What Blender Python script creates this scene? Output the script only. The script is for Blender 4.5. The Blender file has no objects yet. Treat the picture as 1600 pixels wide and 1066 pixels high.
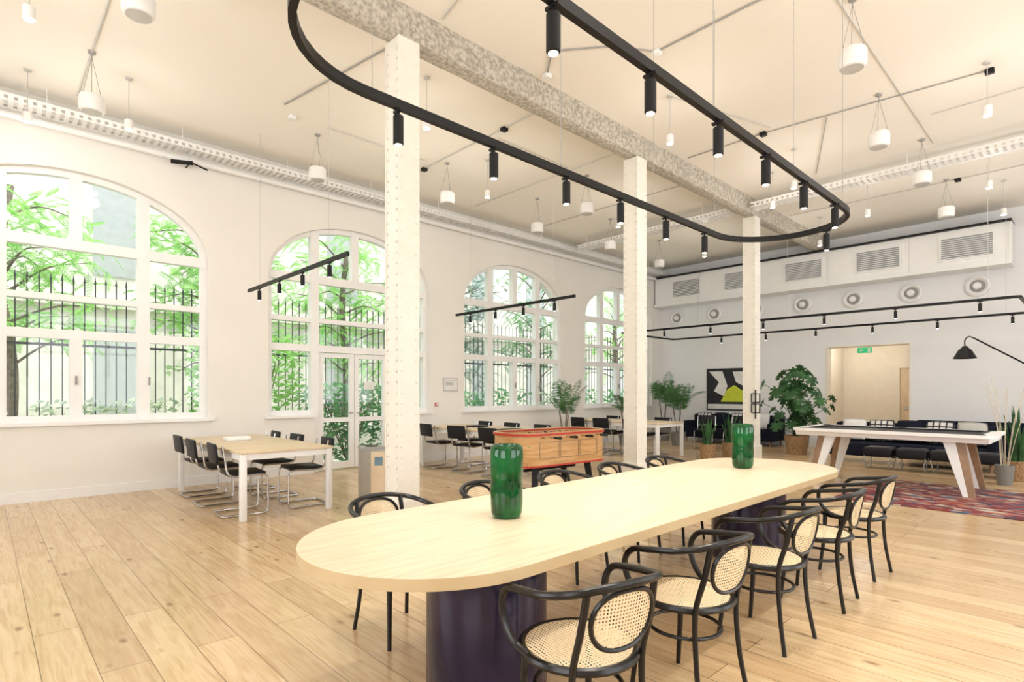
import bpy, bmesh, math, random
import mathutils
from mathutils import Vector, Matrix
random.seed(7)
D=bpy.data; SC=bpy.context.scene; COL=SC.collection
SC.view_settings.view_transform='Standard'
pi=math.pi; sin=math.sin; cos=math.cos

# ---------------------------------------------------------------- materials
def mat(name,col,rough=.5,metal=0.,var=.05,scale=6.,bump=0.,emit=0.,coat=0.,trans=0.,stretch=(1,1,1),col2=None,spec=None):
    m=D.materials.new(name); m.use_nodes=True; nt=m.node_tree; N=nt.nodes; L=nt.links
    b=N['Principled BSDF']
    tc=N.new('ShaderNodeTexCoord'); mp=N.new('ShaderNodeMapping'); mp.inputs['Scale'].default_value=stretch
    nz=N.new('ShaderNodeTexNoise'); nz.inputs['Scale'].default_value=scale; nz.inputs['Detail'].default_value=4
    L.new(tc.outputs['Object'],mp.inputs['Vector']); L.new(mp.outputs[0],nz.inputs['Vector'])
    cr=N.new('ShaderNodeValToRGB')
    c2=col2 or tuple(min(1,c*(1+var)) for c in col)
    c1=tuple(c*(1-var) for c in col)
    cr.color_ramp.elements[0].position=.35; cr.color_ramp.elements[1].position=.65
    cr.color_ramp.elements[0].color=(*c1,1); cr.color_ramp.elements[1].color=(*c2,1)
    L.new(nz.outputs['Fac'],cr.inputs[0]); L.new(cr.outputs[0],b.inputs['Base Color'])
    b.inputs['Roughness'].default_value=rough; b.inputs['Metallic'].default_value=metal
    if spec is not None: b.inputs['Specular IOR Level'].default_value=spec
    if coat: b.inputs['Coat Weight'].default_value=coat; b.inputs['Coat Roughness'].default_value=.05
    if trans: b.inputs['Transmission Weight'].default_value=trans
    if emit: b.inputs['Emission Color'].default_value=(*col,1); b.inputs['Emission Strength'].default_value=emit
    if bump:
        bp=N.new('ShaderNodeBump'); bp.inputs['Strength'].default_value=bump; bp.inputs['Distance'].default_value=.02
        L.new(nz.outputs['Fac'],bp.inputs['Height']); L.new(bp.outputs[0],b.inputs['Normal'])
    return m

def floor_mat():
    m=D.materials.new('oak_planks'); m.use_nodes=True; nt=m.node_tree; N=nt.nodes; L=nt.links; b=N['Principled BSDF']
    tc=N.new('ShaderNodeTexCoord'); sp=N.new('ShaderNodeSeparateXYZ'); L.new(tc.outputs['Object'],sp.inputs[0])
    cb=N.new('ShaderNodeCombineXYZ'); L.new(sp.outputs['Y'],cb.inputs['X']); L.new(sp.outputs['X'],cb.inputs['Y'])
    br=N.new('ShaderNodeTexBrick'); br.offset=.37; br.offset_frequency=2; br.squash=1
    br.inputs['Scale'].default_value=1; br.inputs['Brick Width'].default_value=2.1; br.inputs['Row Height'].default_value=.215
    br.inputs['Mortar Size'].default_value=.0026; br.inputs['Mortar Smooth'].default_value=.2
    br.inputs['Color1'].default_value=(.77,.58,.35,1); br.inputs['Color2'].default_value=(.60,.42,.235,1); br.inputs['Mortar'].default_value=(.28,.18,.09,1)
    L.new(cb.outputs[0],br.inputs['Vector'])
    mp=N.new('ShaderNodeMapping'); mp.inputs['Scale'].default_value=(1.0,13,1); L.new(cb.outputs[0],mp.inputs['Vector'])
    nz=N.new('ShaderNodeTexNoise'); nz.inputs['Scale'].default_value=2.2; nz.inputs['Detail'].default_value=7; nz.inputs['Distortion'].default_value=1.3
    L.new(mp.outputs[0],nz.inputs['Vector'])
    cr=N.new('ShaderNodeValToRGB'); cr.color_ramp.elements[0].position=.32; cr.color_ramp.elements[1].position=.62
    cr.color_ramp.elements[0].color=(.76,.67,.56,1); cr.color_ramp.elements[1].color=(1.0,1.0,1.0,1); L.new(nz.outputs['Fac'],cr.inputs[0])
    mx=N.new('ShaderNodeMix'); mx.data_type='RGBA'; mx.blend_type='MULTIPLY'; mx.inputs[0].default_value=.8
    L.new(br.outputs['Color'],mx.inputs[6]); L.new(cr.outputs[0],mx.inputs[7])
    mp2=N.new('ShaderNodeMapping'); mp2.inputs['Scale'].default_value=(2.0,4.5,1); L.new(cb.outputs[0],mp2.inputs['Vector'])
    vo=N.new('ShaderNodeTexVoronoi'); vo.inputs['Scale'].default_value=1.3; L.new(mp2.outputs[0],vo.inputs['Vector'])
    cr2=N.new('ShaderNodeValToRGB'); cr2.color_ramp.elements[0].position=.04; cr2.color_ramp.elements[1].position=.15
    cr2.color_ramp.elements[0].color=(.30,.19,.11,1); cr2.color_ramp.elements[1].color=(1,1,1,1); L.new(vo.outputs['Distance'],cr2.inputs[0])
    mx2=N.new('ShaderNodeMix'); mx2.data_type='RGBA'; mx2.blend_type='MULTIPLY'; mx2.inputs[0].default_value=.8
    L.new(mx.outputs[2],mx2.inputs[6]); L.new(cr2.outputs[0],mx2.inputs[7]); L.new(mx2.outputs[2],b.inputs['Base Color'])
    b.inputs['Roughness'].default_value=.22
    bp=N.new('ShaderNodeBump'); bp.inputs['Strength'].default_value=.08; bp.inputs['Distance'].default_value=.01
    L.new(nz.outputs['Fac'],bp.inputs['Height']); L.new(bp.outputs[0],b.inputs['Normal'])
    return m

def cane_mat(name,ax1,ax2):
    m=D.materials.new(name); m.use_nodes=True; nt=m.node_tree; N=nt.nodes; L=nt.links; b=N['Principled BSDF']
    b.inputs['Base Color'].default_value=(.80,.64,.41,1); b.inputs['Roughness'].default_value=.6
    tc=N.new('ShaderNodeTexCoord'); sp=N.new('ShaderNodeSeparateXYZ'); L.new(tc.outputs['Object'],sp.inputs[0])
    outs=[]
    for a in (ax1,ax2):
        mu=N.new('ShaderNodeMath'); mu.operation='MULTIPLY'; mu.inputs[1].default_value=2*pi/.0135; L.new(sp.outputs[a],mu.inputs[0])
        s=N.new('ShaderNodeMath'); s.operation='SINE'; L.new(mu.outputs[0],s.inputs[0])
        g=N.new('ShaderNodeMath'); g.operation='GREATER_THAN'; g.inputs[1].default_value=.12; L.new(s.outputs[0],g.inputs[0]); outs.append(g)
    p=N.new('ShaderNodeMath'); p.operation='MULTIPLY'; L.new(outs[0].outputs[0],p.inputs[0]); L.new(outs[1].outputs[0],p.inputs[1])
    t=N.new('ShaderNodeBsdfTransparent'); ms=N.new('ShaderNodeMixShader')
    L.new(p.outputs[0],ms.inputs[0]); L.new(b.outputs[0],ms.inputs[1]); L.new(t.outputs[0],ms.inputs[2])
    L.new(ms.outputs[0],N['Material Output'].inputs['Surface'])
    return m

def glass_mat():
    m=D.materials.new('window_glass'); m.use_nodes=True; nt=m.node_tree; N=nt.nodes; L=nt.links
    N.remove(N['Principled BSDF'])
    t=N.new('ShaderNodeBsdfTransparent'); t.inputs[0].default_value=(.97,1,.99,1)
    g=N.new('ShaderNodeBsdfGlossy'); g.inputs['Roughness'].default_value=.03
    ms=N.new('ShaderNodeMixShader'); ms.inputs[0].default_value=.05
    L.new(t.outputs[0],ms.inputs[1]); L.new(g.outputs[0],ms.inputs[2]); L.new(ms.outputs[0],N['Material Output'].inputs['Surface'])
    return m

def leaf_mat(name,c1,c2,tr=.35,scale=3):
    m=mat(name,c1,.5,var=.0,scale=scale,col2=c2); nt=m.node_tree; N=nt.nodes; L=nt.links
    b=N['Principled BSDF']; t=N.new('ShaderNodeBsdfTranslucent'); t.inputs[0].default_value=(*c2,1)
    ms=N.new('ShaderNodeMixShader'); ms.inputs[0].default_value=tr
    L.new(b.outputs[0],ms.inputs[1]); L.new(t.outputs[0],ms.inputs[2]); L.new(ms.outputs[0],N['Material Output'].inputs['Surface'])
    return m

def rug_mat():
    m=D.materials.new('rug_wool'); m.use_nodes=True; nt=m.node_tree; N=nt.nodes; L=nt.links; b=N['Principled BSDF']; b.inputs['Roughness'].default_value=.95
    tc=N.new('ShaderNodeTexCoord'); mp=N.new('ShaderNodeMapping'); mp.inputs['Scale'].default_value=(12,5,1); L.new(tc.outputs['Object'],mp.inputs[0])
    v=N.new('ShaderNodeTexVoronoi'); v.inputs['Scale'].default_value=1.5; v.distance='MANHATTAN'; L.new(mp.outputs[0],v.inputs['Vector'])
    cr=N.new('ShaderNodeValToRGB'); e=cr.color_ramp; e.interpolation='CONSTANT'
    e.elements[0].color=(.20,.03,.035,1); e.elements[1].position=.22; e.elements[1].color=(.36,.16,.14,1)
    for p,c in ((.38,(.04,.05,.09,1)),(.48,(.28,.05,.05,1)),(.62,(.52,.44,.36,1)),(.74,(.09,.13,.20,1)),(.8,(.18,.04,.05,1)),(.92,(.42,.16,.08,1))):
        x=e.elements.new(p); x.color=c
    sp=N.new('ShaderNodeSeparateXYZ'); L.new(v.outputs['Color'],sp.inputs[0]); L.new(sp.outputs[0],cr.inputs[0]); L.new(cr.outputs[0],b.inputs['Base Color'])
    return m

def check_mat():
    m=D.materials.new('check_fabric'); m.use_nodes=True; nt=m.node_tree; N=nt.nodes; L=nt.links; b=N['Principled BSDF']; b.inputs['Roughness'].default_value=.9
    tc=N.new('ShaderNodeTexCoord'); c=N.new('ShaderNodeTexBrick'); c.offset=0; c.inputs['Scale'].default_value=1
    c.inputs['Brick Width'].default_value=.1; c.inputs['Row Height'].default_value=.1; c.inputs['Mortar Size'].default_value=.013
    c.inputs['Color1'].default_value=(.74,.72,.68,1); c.inputs['Color2'].default_value=(.62,.60,.57,1); c.inputs['Mortar'].default_value=(.04,.04,.05,1)
    sp=N.new('ShaderNodeSeparateXYZ'); cb=N.new('ShaderNodeCombineXYZ'); L.new(tc.outputs['Object'],sp.inputs[0]); L.new(sp.outputs['Y'],cb.inputs[0]); L.new(sp.outputs['Z'],cb.inputs[1])
    L.new(cb.outputs[0],c.inputs['Vector']); L.new(c.outputs['Color'],b.inputs['Base Color'])
    return m

M=dict(
 wall=mat('wall_paint',(.86,.835,.785),.85,var=.015,scale=1.2),
 wallfar=mat('wall_paint_white',(.85,.85,.86),.85,var=.015,scale=1.2),
 ceil=mat('ceiling_paint',(.93,.885,.80),.9,var=.008,scale=.6),
 beige=mat('corridor_paint',(.84,.78,.68),.8,var=.02),
 white=mat('white_paint',(.89,.885,.87),.4,var=.015),
 colp=mat('column_paint',(.85,.82,.74),.4,var=.02),
 beam=mat('sprayed_plaster',(.36,.33,.275),.95,scale=24,bump=.8,col2=(.62,.575,.49)),
 black=mat('black_metal',(.006,.006,.007),.45,var=.1,spec=.3),
 bwood=mat('black_stained_beech',(.008,.007,.0065),.28,var=.2,scale=20,spec=.4),
 ttop=mat('pale_ash_veneer',(.68,.55,.375),.30,scale=2.5,stretch=(1.2,14,1),col2=(.76,.64,.455)),
 tedge=mat('pale_ash_edge',(.54,.40,.22),.4,scale=2.5,col2=(.60,.46,.27)),
 ped=mat('dark_lacquer',(.016,.014,.045),.16,var=.2,scale=1.2,metal=.25,col2=(.04,.028,.07)),
 green=mat('green_glass',(.0,.040,.008),.05,var=.2,scale=7,col2=(0,.11,.022)),
 cane_h=cane_mat('cane_seat','X','Y'), cane_v=cane_mat('cane_back','X','Z'),
 chrome=mat('chrome',(.55,.55,.57),.2,metal=1.,var=.02),
 bfab=mat('black_leather',(.008,.008,.012),.5,var=.2,scale=20,spec=.3),
 navy=mat('navy_fabric',(.008,.010,.022),.9,var=.25,scale=25,spec=.2),
 lwood=mat('light_wood',(.70,.55,.36),.45,scale=3,stretch=(1,10,1),col2=(.77,.63,.44)),
 mwood=mat('honey_wood',(.56,.31,.12),.25,scale=4,stretch=(1,1,8),col2=(.66,.40,.18)),
 walnut=mat('walnut',(.28,.16,.085),.4,scale=5,col2=(.38,.23,.13)),
 red=mat('red_paint',(.52,.04,.025),.3), gfield=mat('green_field',(.05,.25,.1),.6),
 steel=mat('brushed_steel',(.5,.49,.46),.35,metal=.9),
 glass=glass_mat(), floor=floor_mat(), rug=rug_mat(), check=check_mat(),
 leaf=leaf_mat('house_leaf',(.014,.06,.018),(.05,.17,.045),.2),
 palm=leaf_mat('palm_leaf',(.03,.12,.03),(.10,.26,.08),.25),
 tleaf=leaf_mat('tree_leaf',(.12,.38,.06),(.42,.76,.22),.5,1.5),
 hleaf=leaf_mat('hedge_leaf',(.04,.18,.07),(.20,.46,.18),.4,2),
 pleaf=leaf_mat('pale_hedge_leaf',(.22,.32,.20),(.46,.56,.38),.4,2),
 dleaf=leaf_mat('dark_conifer',(.05,.13,.09),(.16,.30,.2),.3),
 bark=mat('bark',(.20,.16,.13),.9,var=.3,scale=12,bump=.6),
 iron=mat('iron_fence_paint',(.02,.022,.03),.5),
 stone=mat('facade_stone',(.76,.72,.64),.9,var=.1,scale=2),
 fwin=mat('facade_window',(.46,.48,.47),.3),
 ground=mat('gravel',(.5,.5,.44),.95,var=.2,scale=14),
 wicker=mat('wicker',(.36,.22,.11),.8,var=.35,scale=40,bump=.8),
 pot=mat('grey_pot',(.22,.21,.2),.7),
 lens=mat('lamp_lens',(1,.9,.75),.3,emit=14.), exitg=mat('exit_green',(.02,.42,.16),.4,emit=.6),
 yel=mat('poster_yellow_green',(.62,.70,.05),.7), pblk=mat('poster_black',(.02,.02,.025),.7), pwht=mat('poster_white',(.8,.8,.78),.7),
 grey=mat('grey_plastic',(.34,.33,.31),.5), lgrey=mat('light_grey_paint',(.56,.55,.52),.5), grille=mat('grille_grey',(.30,.31,.32),.5), blue=mat('print_blue',(.16,.26,.32),.6),
 chalk=mat('pale_dried_stalk',(.66,.58,.44),.6), soil=mat('soil',(.05,.035,.025),1.),
)

# ---------------------------------------------------------------- mesh builder
def spline(pts,n=6,closed=False):
    P=[Vector(p) for p in pts]; out=[]; k=len(P)
    rng=range(k) if closed else range(k-1)
    for i in rng:
        p1=P[i]; p2=P[(i+1)%k]
        p0=P[(i-1)%k] if (closed or i>0) else p1*2-p2
        p3=P[(i+2)%k] if (closed or i+2<k) else p2*2-p1
        for j in range(n):
            t=j/n
            out.append(.5*((2*p1)+(p2-p0)*t+(2*p0-5*p1+4*p2-p3)*t*t+(3*p1-p0-3*p2+p3)*t**3))
    if not closed: out.append(P[-1])
    return out

class B:
    def __init__(s): s.bm=bmesh.new()
    def box(s,x0,x1,y0,y1,z0,z1,m=0,mx=None):
        v=[s.bm.verts.new((x,y,z)) for x in (x0,x1) for y in (y0,y1) for z in (z0,z1)]
        for f in ((0,1,3,2),(4,6,7,5),(0,4,5,1),(2,3,7,6),(0,2,6,4),(1,5,7,3)):
            s.bm.faces.new([v[i] for i in f]).material_index=m
        if mx is not None:
            for a in v: a.co=mx@a.co
        return s
    def rbox(s,x0,x1,y0,y1,z0,z1,r=.01,m=0,seg=2,mx=None):
        t=bmesh.new()
        v=[t.verts.new((x,y,z)) for x in (x0,x1) for y in (y0,y1) for z in (z0,z1)]
        for f in ((0,1,3,2),(4,6,7,5),(0,4,5,1),(2,3,7,6),(0,2,6,4),(1,5,7,3)):
            t.faces.new([v[i] for i in f])
        bmesh.ops.bevel(t,geom=list(t.edges),offset=r,segments=seg,profile=.5,affect='EDGES')
        mp={}
        for a in t.verts:
            co=a.co.copy()
            if mx is not None: co=mx@co
            mp[a]=s.bm.verts.new(co)
        for f in t.faces: s.bm.faces.new([mp[a] for a in f.verts]).material_index=m
        t.free(); return s
    def tube(s,pts,r,closed=False,seg=8,m=0,flat=1.):
        P=[Vector(p) for p in pts]; n=len(P); R=r if isinstance(r,(list,tuple)) else [r]*n
        T=[]
        for i in range(n):
            a=P[(i-1)%n] if (closed or i>0) else P[i]; b=P[(i+1)%n] if (closed or i<n-1) else P[i]
            d=b-a
            T.append(d.normalized() if d.length>1e-9 else Vector((0,0,1)))
        up=Vector((0,0,1)) if abs(T[0].z)<.9 else Vector((1,0,0))
        nrm=(up-T[0]*up.dot(T[0])).normalized(); rings=[]
        for i in range(n):
            nn=nrm-T[i]*nrm.dot(T[i])
            if nn.length>1e-6: nrm=nn.normalized()
            bi=T[i].cross(nrm)
            rings.append([s.bm.verts.new(P[i]+nrm*(cos(2*pi*j/seg)*R[i]*flat)+bi*(sin(2*pi*j/seg)*R[i])) for j in range(seg)])
        for i in range(n if closed else n-1):
            a=rings[i]; b=rings[(i+1)%n]
            for j in range(seg):
                s.bm.faces.new((a[j],a[(j+1)%seg],b[(j+1)%seg],b[j])).material_index=m
        if not closed:
            s.bm.faces.new(rings[0][::-1]).material_index=m; s.bm.faces.new(rings[-1]).material_index=m
        return s
    def lathe(s,prof,c=(0,0,0),seg=24,m=0,cap0=True,cap1=True):
        rings=[[s.bm.verts.new((c[0]+r*cos(2*pi*j/seg),c[1]+r*sin(2*pi*j/seg),c[2]+z)) for j in range(seg)] for r,z in prof]
        for a,b in zip(rings,rings[1:]):
            for j in range(seg): s.bm.faces.new((a[j],a[(j+1)%seg],b[(j+1)%seg],b[j])).material_index=m
        if cap0: s.bm.faces.new(rings[0][::-1]).material_index=m
        if cap1: s.bm.faces.new(rings[-1]).material_index=m
        return s
    def face(s,pts,m=0):
        f=s.bm.faces.new([s.bm.verts.new(p) for p in pts]); f.material_index=m; return s
    def prism(s,poly,to3,t,m=0,mside=None):
        a=[s.bm.verts.new(to3(*p)) for p in poly]; b=[s.bm.verts.new(to3(*p)+Vector(t)) for p in poly]
        s.bm.faces.new(a).material_index=m; s.bm.faces.new(b[::-1]).material_index=m; n=len(poly)
        for i in range(n): s.bm.faces.new((a[i],b[i],b[(i+1)%n],a[(i+1)%n])).material_index=m if mside is None else mside
        return s
    def obj(s,name,mats,parent=None,smooth=True,normals=True,ang=.6,**kw):
        if normals: bmesh.ops.recalc_face_normals(s.bm,faces=list(s.bm.faces))
        me=D.meshes.new(name); s.bm.to_mesh(me); s.bm.free()
        for k in (mats if isinstance(mats,(list,tuple)) else [mats]): me.materials.append(M[k] if isinstance(k,str) else k)
        if smooth:
            for p in me.polygons: p.use_smooth=True
            me.set_sharp_from_angle(angle=ang)
        o=D.objects.new(name,me); COL.objects.link(o)
        if parent: o.parent=parent
        for k,v in kw.items(): o[k]=v
        return o

def thing(name,label,category,loc=(0,0,0),rz=0,group=None):
    e=D.objects.new(name,None); e.empty_display_size=.2; COL.objects.link(e); e.location=loc; e.rotation_euler=(0,0,rz)
    e['label']=label; e['category']=category
    if group: e['group']=group
    return e
def dup(root,loc,rz=0,label=None):
    kids={}
    def idx(o):
        kids[o.name]=list(o.children)
        for ch in o.children: idx(ch)
    idx(root)
    def rec(o,par):
        c=o.copy(); COL.objects.link(c)
        if par: c.parent=par
        for ch in kids[o.name]: rec(ch,c)
        return c
    c=rec(root,None); c.location=loc; c.rotation_euler=(0,0,rz)
    if label: c['label']=label
    return c
def light(kind,loc,energy,col=(1,.95,.89),parent=None,**kw):
    l=D.lights.new('lamp_light',kind); l.energy=energy; l.color=col
    for k,v in kw.items(): setattr(l,k,v)
    o=D.objects.new('lamp_light',l); COL.objects.link(o); o.location=loc
    if parent: o.parent=parent
    return o
S=dict(kind='structure')

# ---------------------------------------------------------------- camera
cam=D.cameras.new('camera'); co=D.objects.new('camera',cam); COL.objects.link(co)
co.location=(0,0,1.4); co.rotation_euler=(pi/2,0,-math.radians(43.53))
cam.sensor_width=36; cam.lens=874/1600*36; cam.shift_y=(613-533)/1600; cam.clip_end=200; SC.camera=co

# ---------------------------------------------------------------- room shell
W=9.4; FX=15.4; H=5.2; X0=-3.; Y0=-3.
B().box(X0-.3,18.2,Y0-.3,W+.35,-.15,0).obj('floor','floor',smooth=False,**S)
B().box(X0-.3,FX+.3,Y0-.3,W+.35,H,H+.25).obj('ceiling','ceil',smooth=False,**S)
CX=[.93,5.02,9.11,13.2]; HW=1.6; SILL=1.0; SPR=3.4; RISE=.95
def arch(o,hw=HW,rise=RISE): return SPR+rise*math.sqrt(max(0,1-(o/hw)**2))
def walls(name,cells,to3,t,m):
    b=B()
    for c in cells: b.bm.faces.new([b.bm.verts.new(to3(*p)) for p in c])
    bmesh.ops.remove_doubles(b.bm,verts=list(b.bm.verts),dist=1e-4)
    r=bmesh.ops.extrude_face_region(b.bm,geom=list(b.bm.faces))
    vs=[g for g in r['geom'] if isinstance(g,bmesh.types.BMVert)]
    bmesh.ops.translate(b.bm,verts=vs,vec=t)
    return b.obj(name,m,smooth=False,**S)
cells=[]; prev=X0-.3
def q(a,b_,z0,z1): return [(a,z0),(b_,z0),(b_,z1),(a,z1)]
NS=28
for i,cx in enumerate(CX):
    a=cx-HW; c=cx+HW
    cells+= [q(prev,a,0,SILL),q(prev,a,SILL,SPR),q(prev,a,SPR,H)]
    if i==1: cells+=[q(a,cx-.82,0,SILL),q(cx+.82,c,0,SILL)]
    else: cells.append(q(a,c,0,SILL))
    for k in range(NS):
        t0=-cos(pi*k/NS)*HW; t1=-cos(pi*(k+1)/NS)*HW
        cells.append([(cx+t0,arch(t0)),(cx+t1,arch(t1)),(cx+t1,H),(cx+t0,H)])
    prev=c
cells+=[q(prev,FX+.3,0,SILL),q(prev,FX+.3,SILL,SPR),q(prev,FX+.3,SPR,H)]
walls('wall_left',cells,lambda a,z:Vector((a,W,z)),(0,.35,0),'wall')
DY0,DY1,DH=2.99,4.76,2.54
walls('wall_far',[q(Y0-.3,DY0,0,DH),q(Y0-.3,DY0,DH,H),q(DY0,DY1,DH,H),q(DY1,W,0,DH),q(DY1,W,DH,H)],lambda a,z:Vector((FX,a,z)),(.3,0,0),'wallfar')
RW=[(1.0,4.0),(5.2,8.2),(9.4,12.4)]  # invented openings out of view, made to hold area fill lights
cl=[]; pv=X0-.3
for a,c in RW: cl+=[q(pv,a,0,H),q(a,c,0,.9),q(a,c,3.9,H)]; pv=c
cl.append(q(pv,FX+.3,0,H))
walls('wall_right',cl,lambda a,z:Vector((a,Y0,z)),(0,-.3,0),'wall')
walls('wall_back',[q(Y0,-1.5,0,H),q(-1.5,1.5,0,.9),q(-1.5,1.5,3.9,H),q(1.5,3.5,0,H),q(3.5,6.5,0,.9),q(3.5,6.5,3.9,H),q(6.5,W,0,H)],lambda a,z:Vector((X0,a,z)),(-.3,0,0),'wall')  # rear openings invented behind the camera for fill light
for k,(a,c) in enumerate(RW):
    b=B()
    for x in (a,a+.98,a+1.98,c-.04): b.box(x,x+.06,Y0-.14,Y0-.06,.9,3.9)
    for z in (.9,2.6,3.84): b.box(a,c,Y0-.135,Y0-.065,z,z+.06)
    b.obj('window_%d'%(k+5),'white',smooth=False,**S)  # mullions added to dress the unseen right-hand fill openings
for k,(a,c) in enumerate(((-1.5,1.5),(3.5,6.5))):
    b=B()
    for y in (a,a+.98,a+1.98,c-.04): b.box(X0-.14,X0-.06,y,y+.06,.9,3.9)
    for z in (.9,2.6,3.84): b.box(X0-.135,X0-.065,a,c,z,z+.06)
    b.obj('window_%d'%(k+8),'white',smooth=False,**S)  # added mullions around the unseen rear fill lights
B().box(FX+.3,18.2,2.3,2.5,0,2.9).obj('wall_corridor_right','beige',smooth=False,**S)
B().box(FX+.3,18.2,5.1,5.3,0,2.9).obj('wall_corridor_left','beige',smooth=False,**S)
B().box(18.,18.2,2.5,5.1,0,2.9).obj('wall_corridor_end','beige',smooth=False,**S)
B().box(FX+.3,18.2,2.3,5.3,2.9,3.).obj('ceiling_corridor','beige',smooth=False,**S)
b=B(); b.box(FX-.01,FX+.31,DY0-.001,DY0+.03,0,DH-.031); b.box(FX-.01,FX+.31,DY1-.03,DY1+.001,0,DH-.031); b.box(FX-.01,FX+.31,DY0,DY1,DH-.03,DH+.001)
b.obj('trim_1','beige',smooth=False,**S)
d=B().box(17.93,17.99,2.75,3.72,0,2.05).obj('door_2','lwood',smooth=False,**S)
B().box(17.88,17.93,2.85,3.62,.95,1.0).obj('push_bar','steel',parent=d)
b=B(); b.box(17.9,18.,2.65,2.75,0,2.05); b.box(17.9,18.,3.72,3.8,0,2.05); b.box(17.9,18.,2.65,3.8,2.05,2.15); b.obj('trim_2','beige',smooth=False,**S)
light('POINT',(16.8,4.3,2.5),25,(1,.92,.80),shadow_soft_size=.1)
b=B(); b.box(X0,5.02-.86,W-.02,W,0,.13); b.box(5.02+.86,FX,W-.02,W,0,.13); b.obj('baseboard_left','white',smooth=False,**S)
b=B(); b.box(FX-.02,FX,Y0,DY0,0,.13); b.box(FX-.02,FX,DY1,W-.02,0,.13); b.obj('baseboard_far','white',smooth=False,**S)

# windows
def window(i,cx):
    yb0=W+.10; yb1=W+.20; door=(i==1)
    b=B(); fw=.08
    n=32
    for k in range(n):
        a0=pi*k/n; a1=pi*(k+1)/n
        def P(a,s): return (cx-(HW-s)*cos(a), SPR+(RISE-s)*sin(a))
        b.prism([P(a0,-.01),P(a1,-.01),P(a1,fw),P(a0,fw)],lambda x,z:Vector((x,yb0,z)),(0,yb1-yb0,0))
    for sx in (-1,1):
        x=cx+sx*(HW-fw/2); b.box(x-fw/2-.01,x+fw/2+.01,yb0+.002,yb1-.002,SILL-.001,SPR)
    for off,w in ((-.77,.15),(.77,.15)):
        z0=SILL if not door else 0.001
        b.box(cx+off-w/2,cx+off+w/2,yb0-.012,yb1+.012,z0,arch(off)-.02)
    b.box(cx-.07,cx+.07,yb0-.012,yb1+.012,3.38,arch(0)-.02)
    if not door: b.box(cx-.07,cx+.07,yb0-.012,yb1+.012,SILL,2.17)
    for z,w in ((3.38,.14),(2.66,.08),(2.17,.12)):
        b.box(cx-HW+.01,cx+HW-.01,yb0-.006,yb1+.006,z-w/2,z+w/2)
    if door:
        b.box(cx-HW,cx-.77,yb0-.003,yb1+.003,SILL,SILL+.09); b.box(cx+.77,cx+HW,yb0-.003,yb1+.003,SILL,SILL+.09)
    else:
        b.box(cx-HW,cx+HW,yb0-.003,yb1+.003,SILL,SILL+.09)
    o=b.obj('window_%d'%(i+1),'white',smooth=False,**S)
    g=B(); pts=[(-HW+.05,SILL+.03)] if not door else [(-HW+.05,SILL+.03),(-.8,SILL+.03),(-.8,2.14),(.8,2.14),(.8,SILL+.03)]
    pts+=[(HW-.05,SILL+.03)]+[((HW-.05)*cos(pi*k/24),SPR+(RISE-.05)*sin(pi*k/24)) for k in range(25)]
    g.face([(cx+x,W+.15,z) for x,z in pts]); g.obj('glass','glass',parent=o,smooth=False,normals=False)
    h=B()
    if not door:
        for off in (-.01,.83): h.rbox(cx+off,cx+off+.02,yb0-.05,yb0-.01,1.5,1.62,.005)
        h.obj('handle','grey',parent=o)
for i,cx in enumerate(CX):
    window(i,cx)
    b=B()
    if i==1: b.box(cx-HW-.06,cx-.83,W-.07,W+.0,SILL-.035,SILL+.005); b.box(cx+.83,cx+HW+.06,W-.07,W+.0,SILL-.035,SILL+.005)
    else: b.box(cx-HW-.06,cx+HW+.06,W-.07,W+.0,SILL-.035,SILL+.005)
    b.obj('trim_%d'%(i+3),'white',smooth=False,**S)
cx=CX[1]
d=B(); yb=W+.12
for sx in (-1,1):
    xa,xb=(cx-.69,cx-.005) if sx<0 else (cx+.005,cx+.69)
    d.box(xa,xa+.09,yb,yb+.06,.02,2.1); d.box(xb-.09,xb,yb,yb+.06,.02,2.1)
    for z0,z1 in ((.02,.14),(.86,.94),(2.02,2.1)): d.box(xa+.09,xb-.09,yb+.004,yb+.056,z0,z1)
do=d.obj('door_1','white',smooth=False,**S)
B().face([(cx-.68,yb+.03,.1),(cx+.68,yb+.03,.1),(cx+.68,yb+.03,2.05),(cx-.68,yb+.03,2.05)]).obj('glass','glass',parent=do,normals=False)
b=B()
for x in (cx-.06,cx+.06): b.tube([(x,yb,1.02),(x,yb-.05,1.02),(x+(.1 if x>cx else -.1),yb-.05,1.02)],.011)
b.obj('handle','steel',parent=do)
B().box(cx+.2,cx+.42,yb+.015,yb+.02,1.45,1.6).obj('notice','pwht',parent=do,smooth=False)

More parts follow.
